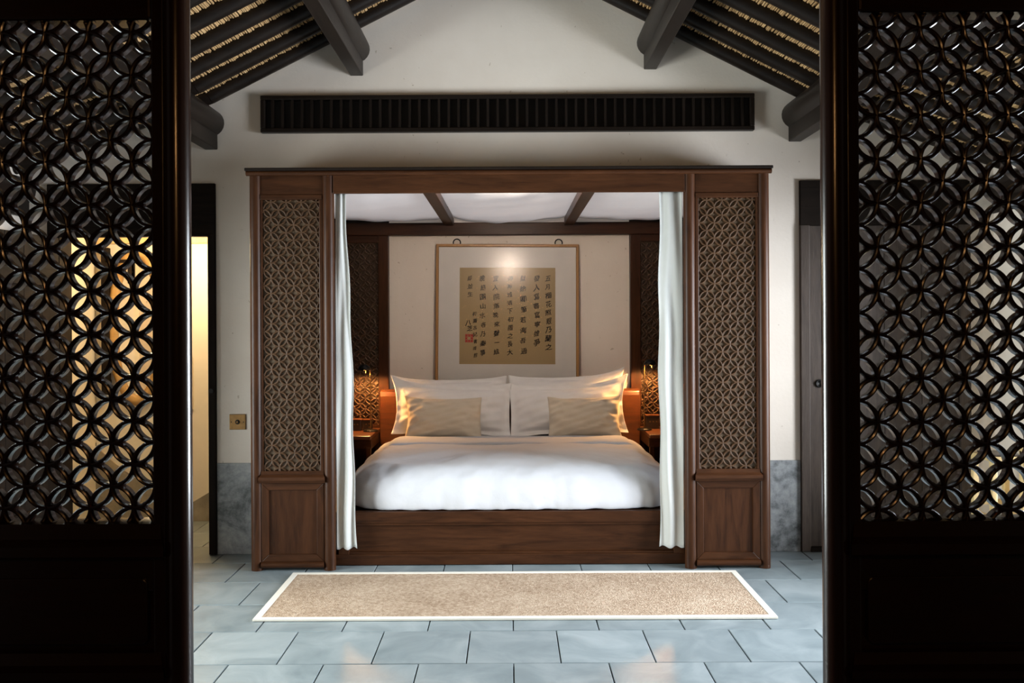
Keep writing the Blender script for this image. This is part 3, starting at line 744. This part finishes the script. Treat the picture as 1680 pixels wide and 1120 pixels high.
# the written columns, right to left, each character placed singly
COLS = [(.335, -.285, .071, .048, '五月榴花照眼乃蘭之'), (.238, -.285, .076, .048, '發人寫書寫寧誰爭'), (.128, -.285, .086, .047, '似徐卿筆若海吾過'),
        (.018, -.285, .068, .042, '傳神城清下初諧之長大'), (-.096, -.285, .076, .044, '宜人院落晚來聲一絃'), (-.206, -.285, .077, .045, '晚結園山水各乃秦箏'),
        (-.312, -.285, .066, .040, '却並生'), (-.272, -.580, .057, .032, '初嵩志記書清館'), (-.318, -.655, .045, .042, '八芝')]
fc = bpy.data.curves.new('brush', 'FONT'); fo = bpy.data.objects.new('brush', fc); COL.objects.link(fo)
fc.align_x = 'CENTER'; fc.align_y = 'CENTER'; fc.resolution_u = 2
ink = MB(); rnd = random.Random(3)
for (cx, cz, st, sz, txt) in COLS:
    for k, ch in enumerate(txt):
        fc.body = ch; bpy.context.view_layer.update()
        me = bpy.data.meshes.new_from_object(fo.evaluated_get(bpy.context.evaluated_depsgraph_get()))
        xs = [v.co.x for v in me.vertices]; ys = [v.co.y for v in me.vertices]
        if not xs: continue
        mx, my = (min(xs)+max(xs))/2, (min(ys)+max(ys))/2
        sx = sz*rnd.uniform(.88, 1.12)*1.08; sy = sz*rnd.uniform(.9, 1.12)*1.12; th = rnd.uniform(-.10, .06); sh = rnd.uniform(.10, .26)
        jx = rnd.uniform(-.006, .006); dx = .018*k/len(txt)
        pols = [tuple(p.vertices) for p in me.polygons]
        for lay, (ox, oy) in enumerate(((0, 0), (.035, 0), (0, .03), (.035, .03))):
          vs = []
          for v in me.vertices:
            x, y = v.co.x-mx+ox, v.co.y-my+oy
            y += x*sh                                 # strokes rise to the right
            x += .05*math.sin(y*6+k)
            x, y = x*math.cos(th)-y*math.sin(th), x*math.sin(th)+y*math.cos(th)
            vs.append((cx+jx+dx*.5+x*sx, -.0139-.00006*lay, cz-st*k+y*sy))
          ink.add(vs, pols)
        bpy.data.meshes.remove(me)
bpy.data.objects.remove(fo); bpy.data.curves.remove(fc)
ink.build('ink_characters', 'ink', pic, local=True)
seal = MB()
for i in range(3):
    for j in range(3):
        if (i, j) == (1, 1): continue
        x0 = -.345+.021*i; z0 = -.812+.021*j; seal.box(x0, x0+.018, -.0139, -.0134, z0, z0+.018)
seal.box(-.347, -.343, -.0139, -.0134, -.815, -.747).box(-.286, -.282, -.0139, -.0134, -.815, -.747).box(-.345, -.284, -.0139, -.0134, -.815, -.811).box(-.345, -.284, -.0139, -.0134, -.751, -.747)
seal.build('seal', 'sealred', pic, local=True)

# vent grille
VX0, VX1, VZ0, VZ1 = -1.535, 1.523, 2.617, 2.845
vg = thing('vent_grille', (0, YW-.02, VZ0), 'long dark wooden ventilation grille with upright slats high on the wall', 'vent')
B(VX0, VX1, YW-.045, YW-.001, VZ1-.026, VZ1).build('frame_rail', 'roofwood_x', vg, bevel=.004)
B(VX0, VX1, YW-.045, YW-.001, VZ0, VZ0+.026).build('frame_rail', 'roofwood_x', vg, bevel=.004)
B(VX0, VX0+.028, YW-.045, YW-.001, VZ0+.026, VZ1-.026).build('frame_stile', 'roofwood_z', vg, bevel=.004)
B(VX1-.028, VX1, YW-.045, YW-.001, VZ0+.026, VZ1-.026).build('frame_stile', 'roofwood_z', vg, bevel=.004)
B(VX0+.01, VX1-.01, YW-.006, YW-.001, VZ0+.01, VZ1-.01).build('back_panel', 'dark_void', vg)
sm = B(-.007, .007, -.014, .014, -(VZ1-VZ0)/2+.026, (VZ1-VZ0)/2-.026).mesh('slat', 'roofwood_z')
ns = 49
for k in range(ns):
    inst('slat', sm, vg, (VX0+.028+(VX1-VX0-.056)*(k+.75)/(ns+.5), YW-.024, (VZ0+VZ1)/2))

# rug
rg = thing('rug', (.02, 4.705, 0), 'long beige woven rug with off-white binding on the floor before the bed', 'rug')
rx0, rx1, ry0, ry1 = -1.245, 1.285, 4.298, 5.108
B(rx0+.03, rx1-.03, ry0+.03, ry1-.03, .0015, .010).build('pile', 'sisal', rg)
bw = .034
for pts, nm in (([(rx0, ry0), (rx1, ry0), (rx1-bw, ry0+bw), (rx0+bw, ry0+bw)], 'binding'), ([(rx1, ry1), (rx0, ry1), (rx0+bw, ry1-bw), (rx1-bw, ry1-bw)], 'binding'),
                ([(rx0, ry1), (rx0, ry0), (rx0+bw, ry0+bw), (rx0+bw, ry1-bw)], 'binding'), ([(rx1, ry0), (rx1, ry1), (rx1-bw, ry1-bw), (rx1-bw, ry0+bw)], 'binding')):
    MB().prism(pts, 'z', .0015, .0125).build(nm, 'rug_border', rg, bevel=.002)

# light switch
sw = thing('light_switch', (-1.697, YW-.008, .776), 'square brass switch plate on the wall left of the bed', 'switch')
swp = B(-1.748, -1.646, YW-.008, YW+.001, .776, .872).build('plate', 'brass', sw, bevel=.003)
MB().tube((-1.697, YW-.013, .824), (-1.697, YW-.006, .824), .013, .016, 16).build('dial', 'iron', swp)
MB().tube((-1.697, YW-.020, .824), (-1.697, YW-.012, .824), .006, .006, 12).build('knob', 'brass', swp)
for dx in (-.038, .038): MB().tube((-1.697+dx, YW-.010, .824), (-1.697+dx, YW-.007, .824), .0035, .0035, 8).build('screw', 'iron', swp)

# ================================================================== DOORS
# left doorway: casing in the wall, leaf swung open into the bedroom
d1 = struct(B(-2.872, -1.827, YW-.02, YW+.10, 1.985, DZ).build('door_1', 'doorwood_x', org=(-2.35, YW, 0), bevel=.004))
B(-1.873, -1.827, YW-.025, YW+.13, 0.002, 1.99).build('jamb', 'doorwood_z', d1, bevel=.004)
B(-2.872, -2.790, YW-.025, YW+.13, 0.002, 1.99).build('jamb', 'doorwood_z', d1, bevel=.004)
B(-2.80, -1.87, YW-.03, YW+.02, 1.978, 1.992).build('stop_bead', 'doorwood_x', d1)
MB().tube((-1.852, YW-.034, 1.02), (-1.852, YW-.02, 1.02), .014, .014, 12).build('latch', 'iron', d1)
def planked_leaf(name, hinge, ang, W, H, label):
    t = thing(name, hinge, label, 'door', rot=(0, 0, ang))
    n = 5
    for k in range(n):
        B(W*k/n+.001, W*(k+1)/n-.001, -.02, .02, .012, H).build('plank', 'doorwood_z', t, bevel=.003, local=True)
    for z in (.25, H-.3): B(.03, W-.03, .02, .045, z, z+.10).build('ledge', 'doorwood_x', t, bevel=.004, local=True)
    return t
planked_leaf('wooden_door', (-2.80, YW-.05, 0), R_(-96), .84, 1.97, 'dark planked door standing open beside the left doorway')
# right doorway: closed
d2 = struct(B(1.808, 2.865, YW-.02, YW+.10, 2.03, DZ).build('door_2', 'doorwood_x', org=(2.33, YW, 0), bevel=.004))
B(1.808, 1.866, YW-.025, YW+.10, 0.002, 2.03).build('jamb', 'plankwood', d2, bevel=.004)
B(2.80, 2.865, YW-.025, YW+.10, 0.002, 2.03).build('jamb', 'plankwood', d2, bevel=.004)
for k in range(4):
    a = 1.870+.2325*k; B(a, a+.230, YW-.004, YW+.05, .03, 2.028).build('plank', 'plankwood', d2, bevel=.003)
B(1.866, 2.80, YW-.03, YW+.1, .002, .03).build('threshold', 'doorwood_x', d2)
MB().lathe([(.026, 0), (.026, .006), (.018, .008), (.017, .002), (0, .001)], (0, 0, 0)).build('finger_pull', 'iron', d2, smooth=True, local=True)
fp = bpy.data.objects[[o.name for o in bpy.data.objects if o.name.startswith('finger_pull')][0]]
fp.rotation_euler = (PI/2, 0, 0); fp.location = (1.927-2.33, -.006, 1.045)

# ================================================================== BATHROOM beyond the left doorway
YBB = 6.52
struct(B(-3.3, -1.55, YBB, YBB+.1, 0, 2.5).build('wall_bathroom_back', 'bath_plaster'))
struct(B(-3.12, -3.02, YW+.12, YBB, 0, 2.5).build('wall_bathroom_left', 'bath_plaster'))
struct(B(-1.66, -1.56, YW+.12, YBB, 0, 2.5).build('wall_bathroom_right', 'bath_plaster'))
struct(B(-3.12, -1.55, YW+.12, YBB+.1, 2.16, 2.22).build('ceiling_bathroom', 'palewood'))
struct(B(-3.02, -1.66, YBB-.05, YBB, 2.02, 2.16).build('trim_1', 'palewood', bevel=.008))
# shadow on the lower wall, its slanted edge built as a grey slab
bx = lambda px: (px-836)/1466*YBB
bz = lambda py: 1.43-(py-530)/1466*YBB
struct(MB().prism([(-3.02, 0), (bx(360), 0), (bx(360), bz(795)), (bx(345), bz(803)), (bx(316), bz(820)), (bx(253), bz(802)), (bx(190), bz(758)), (bx(150), bz(722)), (-3.02, bz(722))], 'y', YBB-.012, YBB).build('shadow_dado_bathroom', 'bath_shade', org=(-2.4, YBB, 0)))
mr = thing('oval_mirror', (-2.70, YBB-.03, 1.1), 'tall oval mirror in a honey-coloured wooden frame on the bathroom wall', 'mirror')
mcx, mcz, ma, mb_ = bx(228), bz(532), .20, .56
NS = 48
def ell(k, q): return (mcx+(ma+k)*math.cos(q), mcz+(mb_+k)*math.sin(q))
m = MB(); prf = [(-.06, YBB-.015), (-.06, YBB-.040), (-.02, YBB-.055), (.015, YBB-.045), (.022, YBB-.012)]
vs = [(ell(k, 2*PI*i/NS)[0], y, ell(k, 2*PI*i/NS)[1]) for i in range(NS) for k, y in prf]
m.add(vs, [(i*5+j, i*5+j+1, ((i+1) % NS)*5+j+1, ((i+1) % NS)*5+j) for i in range(NS) for j in range(4)]).build('mirror_frame', 'honeywood', mr, smooth=True)
MB().prism([ell(-.055, 2*PI*i/NS) for i in range(NS)], 'y', YBB-.03, YBB-.02).build('mirror_glass', 'mirror', mr)
sx = bx(179)
ts = thing('towel_rail', (sx, YBB-.03, bz(645)), 'dark upright wooden rail fixed to the bathroom wall beside the oval mirror', 'rail')
B(sx-.028, sx+.028, YBB-.07, YBB-.03, bz(645), 1.99).build('upright', 'doorwood_z', ts, bevel=.005)
for zz in (bz(630), 1.90): B(sx-.018, sx+.018, YBB-.032, YBB, zz, zz+.05).build('bracket', 'doorwood_x', ts, bevel=.004)
B(sx, sx+.20, YBB-.07, YBB-.05, 1.88, 1.905).build('arm', 'doorwood_x', ts, bevel=.004)
B(sx+.165, sx+.19, YBB-.07, YBB-.05, 1.73, 1.88).build('hanger', 'doorwood_z', ts, bevel=.004)
cb = thing('wall_cabinet', (bx(300), YBB-.02, bz(670)), 'slim cream wall panel with a raised edge in the bathroom', 'panel')
B(bx(262), bx(317), YBB-.02, YBB, bz(670), bz(583)).build('panel_edge', 'bath_plaster', cb, bevel=.004)
l = bpy.data.lights.new('bathroom_lamp', 'POINT'); l.energy = 34; l.color = (1.0, .78, .47); l.shadow_soft_size = .10
bl = thing('ceiling_lamp', (-2.25, 5.98, 2.16), 'warm glass ceiling lamp in the bathroom', 'lamp')
MB().lathe([(.05, 0), (.09, -.02), (.10, -.05), (.07, -.09), (0, -.10)], (-2.25, 5.98, 2.16)).build('lamp_globe', 'globe_glass', bl, smooth=True)
o = bpy.data.objects.new('bathroom_lamp', l); COL.objects.link(o); o.parent = bl; o.location = (0, 0, -.24)

# ================================================================== pale wooden desk at the right wall
dk = thing('writing_desk', (2.9, 4.66, 0), 'pale yellow wooden desk against the right-hand wall', 'desk')
B(2.785, 3.015, 4.38, 4.94, .718, .745).build('desk_top', 'palewood', dk, bevel=.004)
for yy in (4.40, 4.88):
    for xx in (2.80, 2.965): B(xx, xx+.04, yy, yy+.04, .004, .719).build('leg', 'palewood', dk, bevel=.004)
B(2.80, 3.0, 4.895, 4.915, .62, .719).build('apron', 'palewood', dk, bevel=.003)
B(2.805, 2.825, 4.44, 4.88, .62, .719).build('apron', 'palewood', dk, bevel=.003)
sl = thing('stool', (2.80, 5.12, 0), 'pale yellow wooden stool with a dark seat beside the closed door', 'stool')
for xx in (2.695, 2.875):
    for yy in (5.00, 5.20): B(xx, xx+.032, yy, yy+.032, .004, .64).build('leg', 'palewood', sl, bevel=.004)
B(2.69, 2.912, 4.995, 5.237, .64, .665).build('seat_frame', 'palewood', sl, bevel=.005)
B(2.72, 2.885, 5.02, 5.21, .664, .676).build('seat_pad', 'box_black', sl, bevel=.005)
for yy in (5.005, 5.205): B(2.727, 2.875, yy, yy+.02, .36, .39).build('stretcher', 'palewood', sl, bevel=.003)
for xx in (2.70, 2.88): B(xx, xx+.02, 5.032, 5.20, .30, .33).build('stretcher', 'palewood', sl, bevel=.003)
